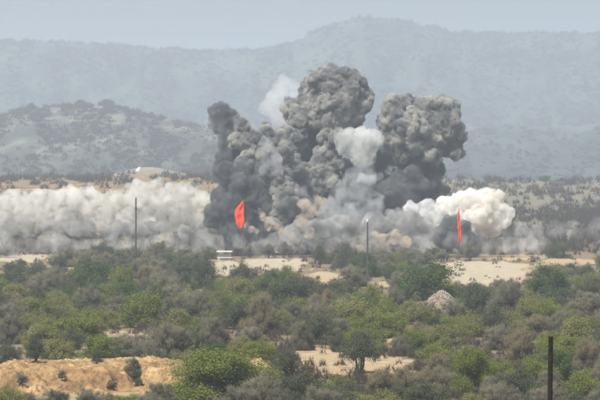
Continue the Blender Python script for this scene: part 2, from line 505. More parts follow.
plants = []      # dicts: px,row,w,h,kind,obj
def plant(px, row, w, h, kind, tree=False, hero=None, Y=None, z=None):
    if Y is None: Y = dist_of(row)
    x = px2x(px, Y)
    s = Y / FOC
    wm, hm = w * s, h * s
    var = (TREE[kind] if tree else VAR[kind])[0 if tree else random.randrange(3)]
    if w > 60 and kind == 'green': var = FINE
    r = empty('acacia_tree' if tree else NAME[kind], (x, Y, (H(x, Y) if z is None else z) - 0.03))
    r.rotation_euler = (0, 0, random.uniform(0, 6.28))
    sx = wm / 5.2; sz = hm / 3.4
    r.scale = (sx * random.uniform(.94, 1.06), sx * random.uniform(.94, 1.06), sz)
    link('crown', var[0], r); link('trunk', var[1], r); link('branches', var[2], r)
    plants.append(dict(px=px, row=row, w=w, h=h, kind=kind, obj=r, hero=hero, tree=tree))
    return r

HERO = [
    (95, 291, 52, 36, 'deep'), (126, 292, 34, 30, 'green'), (58, 272, 26, 17, 'dark'), (40, 284, 42, 20, 'dark'), (12, 280, 34, 18, 'dark'),
    (158, 277, 30, 20, 'grey'), (186, 280, 38, 24, 'dark'), (207, 288, 34, 36, 'dark'), (240, 283, 27, 25, 'dark'),
    (352, 287, 36, 22, 'grey'), (290, 303, 58, 34, 'dark'), (332, 304, 46, 27, 'dark'), (262, 300, 34, 26, 'deep'),
    (426, 301, 70, 45, 'deep'), (478, 318, 48, 36, 'dark'), (508, 320, 50, 38, 'grey'), (549, 300, 56, 36, 'deep'), (590, 300, 34, 26, 'dark'),
    (586, 310, 40, 20, 'grey'), (150, 327, 58, 40, 'green'), (16, 304, 44, 22, 'olive'), (57, 322, 46, 24, 'olive'), (38, 312, 22, 24, 'dark'),
    (78, 340, 60, 30, 'green'), (104, 328, 40, 26, 'olive'), (40, 350, 50, 26, 'olive'), (12, 345, 40, 30, 'grey'), (118, 318, 32, 22, 'grey'),
    (168, 366, 66, 42, 'grey'), (190, 363, 34, 36, 'dark'), (130, 356, 50, 22, 'grey'), (95, 358, 56, 26, 'green'), (58, 360, 44, 22, 'olive'), (10, 366, 36, 24, 'dark'),
    (200, 322, 44, 34, 'grey'), (236, 330, 50, 30, 'dark'), (262, 335, 50, 36, 'brown'), (212, 346, 44, 30, 'grey'), (250, 348, 44, 22, 'grey'),
    (350, 324, 64, 30, 'olive'), (385, 338, 54, 30, 'green'), (318, 334, 44, 32, 'grey'), (300, 350, 36, 30, 'grey'), (300, 318, 36, 24, 'green'),
    (418, 325, 40, 26, 'olive'), (445, 345, 50, 22, 'olive'), (395, 312, 26, 26, 'grey'), (455, 326, 30, 26, 'grey'),
    (437, 366, 46, 24, 'green'), (470, 394, 62, 50, 'green'), (420, 358, 30, 20, 'deep'), (520, 372, 52, 40, 'brown'), (500, 350, 40, 26, 'grey'), (536, 340, 46, 26, 'brown'),
    (576, 345, 52, 30, 'olive'), (560, 384, 52, 36, 'deep'), (590, 370, 44, 34, 'brown'), (520, 400, 50, 34, 'dark'), (586, 404, 56, 36, 'green'),
    (214, 404, 138, 57, 'green'), (256, 392, 46, 34, 'olive'), (286, 386, 40, 40, 'dark'), (262, 410, 50, 36, 'grey'), (240, 416, 60, 30, 'grey'),
    (306, 404, 56, 34, 'dark'), (348, 404, 50, 28, 'dark'), (380, 402, 44, 30, 'brown'), (405, 396, 40, 30, 'brown'), (428, 412, 54, 36, 'dark'),
    (440, 386, 26, 22, 'grey'), (500, 412, 50, 30, 'grey'), (375, 416, 56, 30, 'olive'), (320, 420, 60, 34, 'grey'), (470, 420, 50, 28, 'olive'),
    (550, 414, 50, 30, 'grey'), (398, 356, 26, 22, 'grey'), (340, 352, 26, 20, 'dark'), (8, 408, 30, 28, 'olive'), (128, 412, 42, 22, 'green'), (88, 412, 44, 24, 'grey'), (160, 408, 44, 26, 'grey'), (110, 408, 30, 16, 'brown'),
    (55, 411, 38, 22, 'grey'), (28, 414, 34, 20, 'brown'),
    (550, 322, 44, 24, 'green'), (520, 336, 36, 22, 'olive'), (575, 325, 40, 24, 'grey'),
]
for h_ in HERO: plant(*h_, hero=True)
# bushes rooted in the cut bank
for px, Y, w, h, k in [(36, 248.5, 25, 24, 'dark'), (97, 247.5, 13, 13, 'dark'), (133, 246.5, 20, 18, 'grey'), (140, 244.8, 13, 10, 'dark'), (62, 243.5, 10, 8, 'grey'), (22, 242.5, 12, 8, 'grey'), (112, 243, 12, 8, 'brown')]:
    plant(px, HOR + 12.5 / Y * FOC, w, h, k, hero='bank', Y=Y)
# trees with clear stems
TREES = [(359, 373, 54, 48, 'dark', 'squat flat-topped acacia standing alone in the sandy clearing'),
         (319, 268, 20, 26, 'dark', 'slender dusty acacia between the slanting red flag and right mast'),
         (268, 259, 16, 17, 'grey', 'bare tree at the back edge of pale clearing, right of red flag'),
         (284, 259, 20, 19, 'grey', 'wide bare tree behind pale clearing, below the tan dust streak'),
         (250, 258, 15, 16, 'grey', 'small bare tree just right of the slanting red flag pole'),
         (470, 261, 22, 22, 'grey', 'dusty grey tree under white puff, right of the narrow red flag'),
         (443, 262, 16, 14, 'grey', 'small dusty tree just left of the narrow red flag')]
for px, row, w, h, k, lab in TREES:
    t = plant(px, row, w, h, k, tree=True, hero='tree')
    tag(t, lab, 'tree')

def blocked(px, row, w, h):
    for cx, cyy, rx, ry, pale in CLEAR:
        if abs(px - cx) < rx * 0.9 + w * 0.30 and row > cyy - ry * 0.7 and row - h * 0.75 < cyy + ry * 0.8:
            return True
    if px < 190 and 352 < row < 415: return True
    if abs(px - 439) < 14 + w * 0.35 and 303 < row < 306 + h: return True
    return False

budget = 440 - len(plants)
row = 262.0
cand = []
while row < 424:
    k = (row - HOR) / 92.0
    stepx = 11.5 + 6 * k
    x0 = -12 + random.uniform(0, stepx)
    while x0 < 614:
        cand.append((x0 + random.uniform(-.3, .3) * stepx, row + random.uniform(-4, 4)))
        x0 += stepx
    row += 4.2 + 1.0 * k
heroes = [(p_['px'], p_['row'], p_['w'], p_['h']) for p_ in plants]
fill = []
for px, rw in cand:
    k = (rw - HOR) / 92.0
    w = random.uniform(18, 30) * (0.6 + 0.5 * k); h = w * random.uniform(0.52, 0.78)
    if blocked(px, rw, w, h): continue
    if any(abs(px - a) < (w + c) * 0.2 and -0.3 * (h) < rw - b_ < 0.3 * d for a, b_, c, d in heroes): continue
    fill.append((px, rw, w, h))
random.shuffle(fill)
for px, rw, w, h in fill[:budget]:
    f = float(vnoise(px / 45.0, rw / 18.0, 91)); u = random.random()
    far_ = rw < 285
    if far_: k = random.choices(KINDS, [0.4, 1.2, 0.6, 4, 4, 0.2])[0]
    elif f > 0.58: k = random.choices(KINDS, [4, 1.2, 3.2, .8, .6, .2])[0]
    else: k = random.choices(KINDS, [1.2, 1.0, 1.8, 2.4, 2.6, .7])[0]
    plant(px, rw, w, h, k)
print('bushes', len(plants), 'fill candidates', len(fill))

# labels: kind, side and landmark, then place among the like ones
LAND = [('the left mast', 136, 267), ('the right mast', 367, 281), ('the slanting flag', 239, 258), ('the narrow flag', 459, 261),
        ('the rubble heap', 440, 305), ('the ochre cut bank', 85, 385), ('the dark wooden post', 550, 400), ('the lone acacia', 358, 370),
        ('the pale bare field', 478, 278), ('the big lime-green bush', 213, 398), ('the frame edge past the pale field', 590, 280)]
LAND = LAND[:-1]
ORD = ['', 'second', 'third', 'fourth', 'fifth', 'sixth', 'seventh', 'eighth', 'ninth', 'tenth', 'eleventh', 'twelfth', 'thirteenth', 'fourteenth', 'fifteenth']
cells = {}
for q in plants:
    if q['hero'] == 'tree': continue
    o = q['obj']
    if (q['px'], q['row']) == (214, 404):
        tag(o, 'biggest lime-green acacia bush, at the right end of the ochre cut bank', 'bush', GROUP['green']); continue
    if q['hero'] == 'bank':
        rel = 'rooted in the face of the ochre cut bank'
    else:
        best = min(LAND, key=lambda L: ((q['px'] - L[1]) / 1.0) ** 2 + ((q['row'] - L[2]) * 1.6) ** 2)
        dx, dy = q['px'] - best[1], (q['row'] - best[2]) * 2.0
        side = ('left of' if dx < 0 else 'right of') if abs(dx) > abs(dy) else ('in front of' if dy > 0 else 'beyond')
        rel = side + ' ' + best[0]
    size = 'large' if q['w'] > 48 else ('small' if q['w'] < 24 else '')
    q['d'] = (size + ' ' + DESC[q['kind']]).strip()
    cells.setdefault((q['d'], rel), []).append(q)
for (d, rel), qs in cells.items():
    qs.sort(key=lambda q: q['px'])
    for i, q in enumerate(qs):
        if len(qs) == 1: lab = f'{d} {rel}'
        elif i == 0: lab = f'leftmost {d} {rel}'
        elif i == len(qs) - 1: lab = f'rightmost {d} {rel}'
        else: lab = f'{ORD[i]} {d} from left, {rel}'
        tag(q['obj'], lab, 'bush', GROUP[q['kind']])

# undergrowth and far scrub: masses nobody could count
def scatter(name, pts, scales, source, zsq=None):
    me = bpy.data.meshes.new(name)
    me.from_pydata([tuple(p_) for p_ in pts], [], [])
    a = me.attributes.new('sc', 'FLOAT_VECTOR', 'POINT')
    s = np.stack([scales, scales, scales * (np.ones(len(pts)) if zsq is None else zsq)], 1)
    a.data.foreach_set('vector', s.astype(np.float32).ravel())
    a = me.attributes.new('rt', 'FLOAT_VECTOR', 'POINT')
    r = np.zeros((len(pts), 3)); r[:, 2] = rng.random(len(pts)) * 6.28
    a.data.foreach_set('vector', r.astype(np.float32).ravel())
    o = link(name, me)
    ng = bpy.data.node_groups.new(name, 'GeometryNodeTree')
    ng.interface.new_socket('Geometry', in_out='INPUT', socket_type='NodeSocketGeometry')
    ng.interface.new_socket('Geometry', in_out='OUTPUT', socket_type='NodeSocketGeometry')
    N_, L_ = ng.nodes, ng.links
    gi, go = N_.new('NodeGroupInput'), N_.new('NodeGroupOutput')
    oi = N_.new('GeometryNodeObjectInfo'); oi.inputs['Object'].default_value = source; oi.transform_space = 'ORIGINAL'; oi.inputs['As Instance'].default_value = True
    iop = N_.new('GeometryNodeInstanceOnPoints')
    na = N_.new('GeometryNodeInputNamedAttribute'); na.data_type = 'FLOAT_VECTOR'; na.inputs['Name'].default_value = 'sc'
    nb = N_.new('GeometryNodeInputNamedAttribute'); nb.data_type = 'FLOAT_VECTOR'; nb.inputs['Name'].default_value = 'rt'
    L_.new(gi.outputs[0], iop.inputs['Points']); L_.new(oi.outputs['Geometry'], iop.inputs['Instance'])
    L_.new(na.outputs['Attribute'], iop.inputs['Scale']); L_.new(nb.outputs['Attribute'], iop.inputs['Rotation'])
    L_.new(iop.outputs[0], go.inputs[0])
    md = o.modifiers.new('scatter', 'NODES'); md.node_group = ng
    tag(o, kind='stuff')
    return o

def crown_of(kind, k=0):
    qs = [q for q in plants if q['kind'] == kind and not q['tree']]
    return qs[k % len(qs)]['obj'].children[0]

def Hv(x, y): return ground_h(x, y)

def ground_pts(npt, r0, r1, p0=-40, p1=640, keep=None, seed=0):
    g = np.random.default_rng(seed)
    rows = g.uniform(r0, r1, npt); px = g.uniform(p0, p1, npt)
    if keep is not None:
        m = keep(px, rows, g); rows, px = rows[m], px[m]
    Y = EYE * FOC / (rows - HOR); X = (px - 300) / FOC * Y
    return X, Y, px, rows

def not_bare(px, rows, g):
    return (patch_mask(px, rows) < 0.1) & ~((px < 205) & (rows > 348)) | ((g.random(len(px)) < 0.15) & ~((px < 205) & (rows > 348)))
for i, (k, cnt) in enumerate([('grey', 1900), ('dark', 1300), ('olive', 900), ('brown', 900), ('green', 300)]):
    X, Y, px, rows = ground_pts(cnt, 258, 425, keep=not_bare, seed=40 + i)
    Z = Hv(X, Y)
    scatter('low_undergrowth', np.stack([X, Y, Z - 0.02], 1), rng.uniform(0.14, 0.40, len(X)), crown_of(k, 3), rng.uniform(0.6, 1.1, len(X)))

def slope_pts(npt, d0, d1, p0, p1, seed, dens=None):
    g = np.random.default_rng(seed)
    D = g.uniform(d0, d1, npt); px = g.uniform(p0, p1, npt)
    if dens is not None:
        m = g.random(npt) < dens(px, D); D, px = D[m], px[m]
    X = (px - 300) / FOC * D
    return X, D, px
def belt_density(px, D):
    right = sstep(430, 520, px)
    a = 1 - (0.58 + 0.05 * (1 - right)) * sstep(900, 960, D)
    a = a * (1 - 0.95 * (np.abs(px - 143) < 9) * (D > 900))
    road = 1 - (np.abs(D - 930) < 18)
    cl = sstep(0.40, 0.60, vnoise(px / 14.0, D / 60.0, 61))
    return np.clip(a * (0.35 + 0.65 * cl) * road * (1 - 0.2 * (1 - right) * sstep(700, 900, D)), 0, 1)
for i, (k, cnt) in enumerate([('grey', 3600), ('dark', 3300), ('deep', 900)]):
    X, Y, px = slope_pts(cnt, 615, 1250, -60, 680, 60 + i, belt_density)
    scatter('distant_scrub', np.stack([X, Y, Hv(X, Y) - 0.05], 1), rng.uniform(0.5, 1.25, len(X)), crown_of(k, 1), rng.uniform(0.6, 1.0, len(X)))
def hill_density(px, D):
    return sstep(0.38, 0.62, vnoise(px / 14.0, D / 220.0, 63)) * 0.9 + 0.1
for i, (k, cnt) in enumerate([('dark', 3800), ('grey', 1200)]):
    X, Y, px = slope_pts(cnt, 1450, 3000, -80, 720, 70 + i, hill_density)
    scatter('hillside_woods', np.stack([X, Y, Hv(X, Y) - 0.3], 1), rng.uniform(0.7, 1.4, len(X)), crown_of(k, 2), rng.uniform(0.7, 1.1, len(X)))
for i, (k, cnt) in enumerate([('dark', 5200), ('grey', 2200)]):
    X, Y, px = slope_pts(cnt, 1500, 2170, -60, 440, 90 + i, lambda a, b_: sstep(0.42, 0.60, vnoise(a / 11.0, b_ / 90.0, 66)) * 0.95 + 0.05)
    scatter('hillside_woods', np.stack([X, Y, Hv(X, Y) - 0.2], 1), rng.uniform(0.5, 1.25, len(X)), crown_of(k, 5), rng.uniform(0.8, 1.2, len(X)))
X, Y, px = slope_pts(11000, 3300, 4450, -120, 740, 81, lambda a, b_: sstep(0.3, 0.6, vnoise(a / 15.0, b_ / 260.0, 64)) * 0.8 + 0.2)
scatter('range_woods', np.stack([X, Y, Hv(X, Y) - 0.5], 1), rng.uniform(1.0, 2.4, len(X)), crown_of('dark', 4), rng.uniform(0.7, 1.1, len(X)))

# trees that stand out on the near hill's crest and on the swell
def far_tree(px, D, w, h, kind, lab):
    x = px2x(px, D); s = D / FOC
    r = empty('hill_tree', (x, D, float(ground_h(x, D)) - 0.3))
    r.rotation_euler = (0, 0, random.uniform(0, 6))
    r.scale = (w * s / 5.2, w * s / 5.2, h * s / 3.4)
    v = TREE[kind][0]
    link('crown', v[0], r); link('trunk', v[1], r); link('branches', v[2], r)
    tag(r, lab, 'tree', 'trees standing out on the distant slopes')
far_tree(31, 2130, 15, 9, 'dark', 'dark spreading tree at the west shoulder of the near hill crest')
far_tree(80, 2140, 14, 8, 'dark', 'hazy round tree on the near hill crest, middle of three')
far_tree(106, 2140, 20, 9, 'dark', 'widest dark tree on the near hill crest')
far_tree(151, 2120, 9, 8, 'dark', 'small dark tree partway down the near hill skyline')
far_tree(161, 2120, 11, 9, 'dark', 'hazy tree low on the near hill skyline above white track')
far_tree(545, 1225, 16, 10, 'deep', 'green tree on the swell behind the white puff, tallest there')
far_tree(562, 1225, 15, 7, 'dark', 'low dark tree on the swell beside the taller green one')
far_tree(511, 1215, 9, 5, 'dark', 'small dark tree on the swell just right of the white puff')
far_tree(521, 1050, 7, 6, 'dark', 'lone dark bush-like tree on the bare swell slope')
far_tree(572, 1060, 8, 5, 'dark', 'dark low tree on the bare slope near the frame edge')

# the pale track across the right-hand slope
tv = []
for px in np.linspace(470, 640, 60):
    for dD in (-5, 5):
        D = 930 + dD + 5 * math.sin(px / 30.0); x = px2x(px, D)
        tv.append((x, D, float(ground_h(x, D)) + 0.12))
tfc = [(2 * i, 2 * i + 1, 2 * i + 3, 2 * i + 2) for i in range(59)]
tag(link('dirt_track', mesh_np('dirt_track', np.array(tv), np.array(tfc), plain_mat('track_dust', (0.42, 0.36, 0.27), (0.33, 0.28, 0.21), 0.2, 1, 0, 0))), kind='structure')

tv = []
chalk = [(137.5, 1285, 1.3), (138.2, 1310, 1.4), (139.2, 1340, 1.5), (140.6, 1370, 1.5), (142.6, 1395, 1.3), (145.5, 1408, 1.2), (150, 1412, 0.9), (155, 1402, 0.8), (160, 1385, 0.7), (166, 1362, 0.6)]
cp = np.array(chalk); tt = np.linspace(0, len(chalk) - 1, 46); ks = np.arange(len(chalk))
cpx, cD, cw = (np.interp(tt, ks, cp[:, q]) for q in range(3))
for a_, d_, w_ in zip(cpx, cD, cw):
    for sg in (-1, 1):
        x = px2x(a_ + sg * w_, d_); yy = d_ + (sg * 4 if a_ > 144 else 0)
        tv.append((x, yy, float(ground_h(x, yy)) + 0.18))
tfc = [(2 * i, 2 * i + 1, 2 * i + 3, 2 * i + 2) for i in range(45)]
tag(link('chalk_track', mesh_np('chalk_track', np.array(tv), np.array(tfc), plain_mat('chalk', (0.74, 0.72, 0.66), (0.60, 0.58, 0.52), 0.2, 1, 0, 0))), kind='structure')

# ------------------------------------------------------------------ objects
def bm_obj(name, build, mat, parent=None, loc=None, smooth=False):
    bm = bmesh.new(); build(bm)
    me = bpy.data.meshes.new(name); bm.to_mesh(me); bm.free()
    if smooth: me.polygons.foreach_set('use_smooth', [True] * len(me.polygons))
    me.materials.append(mat)
    return link(name, me, parent, loc)

def cyl(bm, p0, p1, r0, r1, seg=12):
    p0, p1 = Vector(p0), Vector(p1); d = p1 - p0
    q = d.to_track_quat('Z', 'Y').to_matrix().to_4x4()
    bmesh.ops.create_cone(bm, cap_ends=True, segments=seg, radius1=r0, radius2=r1, depth=d.length, matrix=Matrix.Translation((p0 + p1) / 2) @ q)

def box(bm, c, s, bev=0.01, rot=None):
    m = Matrix.Translation(c) @ (rot.to_4x4() if rot else Matrix.Identity(4)) @ Matrix.Diagonal((*s, 1))
    r = bmesh.ops.create_cube(bm, size=1, matrix=m)
    if bev:
        es = list({e for v in r['verts'] for e in v.link_edges})
        bmesh.ops.bevel(bm, geom=es, offset=bev, segments=1, affect='EDGES')

steel = plain_mat('dark_steel', (0.035, 0.035, 0.038), (0.06, 0.055, 0.05), 2.0, 0.6, 0, 0.4)
whitep = plain_mat('white_paint', (0.66, 0.65, 0.60), (0.50, 0.48, 0.43), 1.5, 0.6, 0, 0.3)
redm = None
m, n, l = new_mat('red_cloth')
out = n.new('ShaderNodeOutputMaterial'); d = n.new('ShaderNodeBsdfDiffuse'); t = n.new('ShaderNodeBsdfTranslucent'); mx = n.new('ShaderNodeMixShader')
tc = n.new('ShaderNodeTexCoord')
c = mixrgb(n, l, ramp(n, l, noise(n, l, 1.2, 4, tc.outputs['Object']), 0.3, 0.7), (0.82, 0.090, 0.028), (0.68, 0.060, 0.022))
l.new(c, d.inputs['Color']); l.new(c, t.inputs['Color']); mx.inputs[0].default_value = 0.15
l.new(d.outputs[0], mx.inputs[1]); l.new(t.outputs[0], mx.inputs[2]); l.new(mx.outputs[0], out.inputs['Surface'])
redm = m

def flag(name, px, Y, rows, left, right, label, pole_top):
    """cloth between rows; left/right: px offsets from the pole at each row"""
    x = px2x(px, Y); z0 = H(x, Y); s = Y / FOC
    r = empty(name, (x, Y, z0))
    bm_obj('pole', lambda b: cyl(b, (0, 0, -0.3), (0, 0, pole_top - z0), 0.05, 0.035), steel, r)
    bm_obj('finial', lambda b: bmesh.ops.create_uvsphere(b, u_segments=10, v_segments=6, radius=0.09, matrix=Matrix.Translation((0, 0, pole_top - z0 + 0.06))), steel, r)
    nu, nv = 10, 40
    rr = np.linspace(rows[0], rows[-1], nv)
    L_ = np.interp(rr, rows, left) * s; R_ = np.interp(rr, rows, right) * s
    Vv = []
    for j in range(nv):
        for i in range(nu):
            u = i / (nu - 1)
            xx = L_[j] * (1 - u) + R_[j] * u
            yy = 0.10 * math.sin(u * 9 + j * 0.10) + 0.05 * math.sin(j * 0.5 + u * 3) - 0.12
            Vv.append((xx, yy, row2z(rr[j], Y) - z0))
    ii = np.arange(nv * nu).reshape(nv, nu)
    Ff = np.stack([ii[:-1, :-1], ii[:-1, 1:], ii[1:, 1:], ii[1:, :-1]], -1).reshape(-1, 4)
    o = link('cloth', mesh_np('cloth', np.array(Vv), Ff, redm, True), r)
    sd = o.modifiers.new('thick', 'SOLIDIFY'); sd.thickness = 0.02
    tag(r, label, 'flag')
    return r
flag('signal_flag', 243.6, 598.0, [200.5, 203, 206, 210, 215, 220, 224, 227.5, 228.5],
     [-0.7, -3.0, -5.5, -8.6, -9.0, -8.2, -7.2, -5.0, -4.2], [0.0, 0.1, 0.2, 0.2, 0.5, 0.9, 0.6, -1.6, -3.4],
     'red flag hanging as a slanting sail shape in front of black smoke', row2z(200, 598))
flag('signal_flag', 459.0, 600.0, [211, 213, 218, 226, 234, 240, 243],
     [-0.9, -1.4, -1.5, -1.3, -0.8, -0.3, 0.0], [0.2, 0.5, 0.6, 1.4, 2.3, 2.5, 1.2],
     'narrow red flag hanging limp on its pole before the white puff', row2z(209.5, 600))

def mast(px, Y, top_row, w, label, kind):
    x = px2x(px, Y); z0 = H(x, Y); h = row2z(top_row, Y) - z0
    r = empty('mast', (x, Y, z0))
    bm_obj('pole', lambda b: cyl(b, (0, 0, -0.5), (0.02, 0, h - 0.3), w * 1.15, w * 0.75, 14), steel, r, smooth=False)
    if kind == 0:
        bm_obj('bracket', lambda b: (box(b, (0.03, 0, h - 2.0), (0.34, 0.16, 0.5)), box(b, (0, 0, h - 1.1), (0.3, 0.12, 0.1))), steel, r)
        bm_obj('insulator', lambda b: (cyl(b, (0, 0, h - 0.3), (0, 0, h), 0.10, 0.05), cyl(b, (0, 0, h - 0.18), (0, 0, h - 0.1), 0.15, 0.15)), whitep, r)
    else:
        bm_obj('insulator', lambda b: (cyl(b, (0, 0, h - 0.34), (0, 0, h - 0.05), 0.14, 0.14), cyl(b, (0, 0, h - 0.05), (0, 0, h + 0.06), 0.14, 0.05)), whitep, r)
        bm_obj('bracket', lambda b: (box(b, (0.12, 0, 2.2), (0.30, 0.2, 0.5)), box(b, (0, 0, h - 0.7), (0.26, 0.1, 0.1))), steel, r)
    tag(r, label, 'mast')
mast(135.8, 556, 196, 0.14, 'tall thin dark mast standing before the white dust bank', 0)
mast(367.4, 497, 219.5, 0.13, 'thin dark mast with white tip in front of grey smoke', 1)

# near wooden post
wood = plain_mat('weathered_wood', (0.016, 0.013, 0.009), (0.03, 0.024, 0.015), 4.0, 0.95, 0.6, 0.05)
Y = 100.0; x = px2x(549.3, Y); z0 = float(ground_h(x, Y))
post = empty('fence_post', (x, Y, z0))
hz = row2z(336.5, Y) - z0
def build_post(b):
    cyl(b, (0, 0, -0.4), (0.045, 0, hz), 0.074, 0.066, 14)
    for v in b.verts:
        v.co.x += 0.006 * math.sin(v.co.z * 3); v.co.y += 0.006 * math.cos(v.co.z * 4)
bm_obj('shaft', build_post, wood, post)
bm_obj('wire_staple', lambda b: (box(b, (0.04, -0.07, hz - 0.55), (0.05, 0.02, 0.012), 0.002), box(b, (0.04, -0.07, hz - 1.0), (0.05, 0.02, 0.012), 0.002)), steel, post)
tag(post, 'dark round wooden post rising out of the nearest scrub', 'post')

# small white shelter left of the pale clearing
Y = 600.0; x = px2x(224.5, Y); z0 = H(x, Y)
sh = empty('white_shelter', (x, Y, z0))
zt = row2z(250.6, Y) - z0
bm_obj('roof', lambda b: box(b, (0, 0, zt - 0.16), (2.6, 1.4, 0.24), 0.03), whitep, sh)
for sx in (-1.15, 1.15):
    for sy in (-0.7, 0.7):
        bm_obj('leg', lambda b: box(b, (sx, sy, (zt - 0.3) / 2 - 0.1), (0.07, 0.07, zt - 0.1), 0.01), steel, sh)
bm_obj('rail', lambda b: box(b, (0, -0.78, zt - 1.15), (2.5, 0.08, 0.16), 0.01), whitep, sh)
bm_obj('back_panel', lambda b: box(b, (0, 0.6, 0.45), (2.2, 0.06, 1.1), 0.01), whitep, sh)
tag(sh, 'small white flat-roofed shelter at the left end of pale clearing', 'shelter')

# rubble heap
rock_m = leaf_mat('rubble_stone', (0.22, 0.185, 0.145), (0.22, 0.185, 0.145), (0.46, 0.42, 0.36), 0.0)
Y = 398.0; x = px2x(440, Y); z0 = H(x, Y)
heap = empty('rubble_heap', (x, Y, z0))
def heap_h(u, v): 
    e = (u / 2.15) ** 2 + (v / 2.2) ** 2
    return (1.15 + 0.25 * math.sin(u * 1.7 + 1) + 0.25 * math.sin(v * 3 + u)) * max(0.0, 1 - e) ** 0.9
def soil(b):
    bmesh.ops.create_grid(b, x_segments=40, y_segments=40, size=2.3)
    for v in b.verts:
        v.co.z = heap_h(v.co.x, v.co.y) + 0.12 * float(fbm(v.co.x * 2.0, v.co.y * 2.0, 5, 3)) - 0.06
bm_obj('soil_mound', soil, plain_mat('heap_soil', (0.17, 0.13, 0.09), (0.24, 0.185, 0.13), 3, 1, 0.4, 0), heap)
def rocks(b):
    for k in range(760):
        u, v = random.gauss(0, 1.0), random.gauss(-0.4, 0.95)
        if (u / 2.15) ** 2 + (v / 2.2) ** 2 > 0.95: continue
        s = random.uniform(0.04, 0.13)
        M = Matrix.Translation((u, v, heap_h(u, v) + s * 0.2)) @ Matrix.Rotation(random.random() * 6, 4, Vector((random.random(), random.random(), random.random() + .1)).normalized()) @ Matrix.Diagonal((s, s * random.uniform(.6, 1), s * random.uniform(.5, .9), 1))
        r = bmesh.ops.create_icosphere(b, subdivisions=1, radius=1, matrix=M)
        for w_ in r['verts']: w_.co += Vector((random.gauss(0, 1), random.gauss(0, 1), random.gauss(0, 1))) * s * 0.16
tag(bm_obj('stones', rocks, rock_m, heap), kind='stuff')
tag(heap, 'heap of pale rubble between deep green bush and grey thorn bush', 'rubble heap')

# ------------------------------------------------------------------ smoke: solid cauliflower bodies filled with even scattering volume
def smoke(name, lobes, Y0, mat, parent=None, voxel=0.18, lv2=46, lv3=12, rough=1.0, seed=1, disp=0.25, smooth_it=2, squash=1.0, r2=(0.17, 0.38), r3=(0.28, 0.5)):
    """lobes: (px, row, radius px, depth offset m)"""
    g = np.random.default_rng(seed)
    s = Y0 / FOC
    L1 = []
    for a in lobes:
        px, row, r = a[:3]; dy = a[3] if len(a) > 3 else 0.0
        L1.append((px2x(px, Y0), Y0 + dy, row2z(row, Y0), r * s))
    sph = []
    for (x, y, z, r) in L1:
        sph.append((x, y, z, r * 0.80))
        for k in range(lv2):
            d = g.normal(size=3); d /= np.linalg.norm(d)
            rr = r * g.uniform(*r2); c = np.array([x, y, z]) + d * (r * g.uniform(0.88, 1.0) - rr * 0.75) * np.array([1, 1, squash])
            if any(np.linalg.norm(c - np.array(o[:3])) < o[3] * 0.62 for o in L1): continue
            sph.append((*c, rr))
            for j in range(lv3):
                d2 = g.normal(size=3) + d * 0.9; d2 /= np.linalg.norm(d2)
                r3_ = rr * g.uniform(*r3); c2 = c + d2 * (rr * 0.95 - r3_ * 0.35)
                if any(np.linalg.norm(c2 - np.array(o[:3])) < o[3] * 0.75 for o in L1): continue
                sph.append((*c2, r3_))
    bm = bmesh.new(); bmesh.ops.create_icosphere(bm, subdivisions=2, radius=1.0)
    bv = np.array([v.co[:] for v in bm.verts]); bf = np.array([[v.index for v in f.verts] for f in bm.faces]); bm.free()
    S = np.array(sph)
    V = (bv[None] * S[:, None, 3:4] + S[:, None, :3])
    V[..., 2] = np.maximum(V[..., 2], -0.4 + 0.0 * V[..., 2])
    F = (bf[None] + (np.arange(len(S)) * len(bv))[:, None, None]).reshape(-1, 3)
    me = mesh_np(name + '_src', V.reshape(-1, 3), F)
    o = bpy.data.objects.new('tmp', me); col.objects.link(o)
    rm = o.modifiers.new('r', 'REMESH'); rm.mode = 'VOXEL'; rm.voxel_size = voxel
    if smooth_it:
        sm = o.modifiers.new('s', 'SMOOTH'); sm.factor = 0.5; sm.iterations = smooth_it
    dg = bpy.context.evaluated_depsgraph_get()
    me2 = bpy.data.meshes.new_from_object(o.evaluated_get(dg))
    bpy.data.objects.remove(o); bpy.data.meshes.remove(me)
    if disp:
        nv = len(me2.vertices); co = np.empty(nv * 3, np.float32); me2.vertices.foreach_get('co', co); co = co.reshape(-1, 3).astype(float)
        no = np.empty(nv * 3, np.float32); me2.vertex_normals.foreach_get('vector', no); no = no.reshape(-1, 3)
        q = 1.1 / max(voxel * 4, .5)
        a = fbm(co[:, 0] * q + co[:, 1] * .7, co[:, 2] * q, 5 + seed, 3) + fbm(co[:, 1] * q + 3.3, co[:, 2] * q + co[:, 0] * .5, 15 + seed, 3)
        co += no * (a * disp)[:, None]
        me2.vertices.foreach_set('co', co.astype(np.float32).ravel()); me2.update()
    me2.materials.clear(); me2.materials.append(mat)
    me2.name = name
    return link(name, me2, parent)

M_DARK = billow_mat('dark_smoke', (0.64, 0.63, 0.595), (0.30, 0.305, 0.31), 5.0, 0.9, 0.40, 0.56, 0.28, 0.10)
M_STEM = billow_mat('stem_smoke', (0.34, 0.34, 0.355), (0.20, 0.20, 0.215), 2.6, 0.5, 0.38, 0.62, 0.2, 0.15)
M_MID = billow_mat('grey_smoke', (0.91, 0.912, 0.905), (0.76, 0.76, 0.75), 1.6, 0.6, 0.40, 0.60, 0.2, 0.15)
M_PUFF = billow_mat('puff_smoke', (0.86, 0.865, 0.85), (0.66, 0.67, 0.665), 1.5, 0.5, 0.38, 0.60, 0.2, 0.15)
M_SOFT = billow_mat('soft_grey_smoke', (0.68, 0.69, 0.70), (0.46, 0.47, 0.48), 0.55, 0.45, 0.42, 0.66, 0.1, 0.2)
M_PALE = billow_mat('pale_smoke', (0.95, 0.96, 0.965), (0.92, 0.93, 0.935), 0.30, 0.4, 0.34, 0.62, 0.1, 0.2)
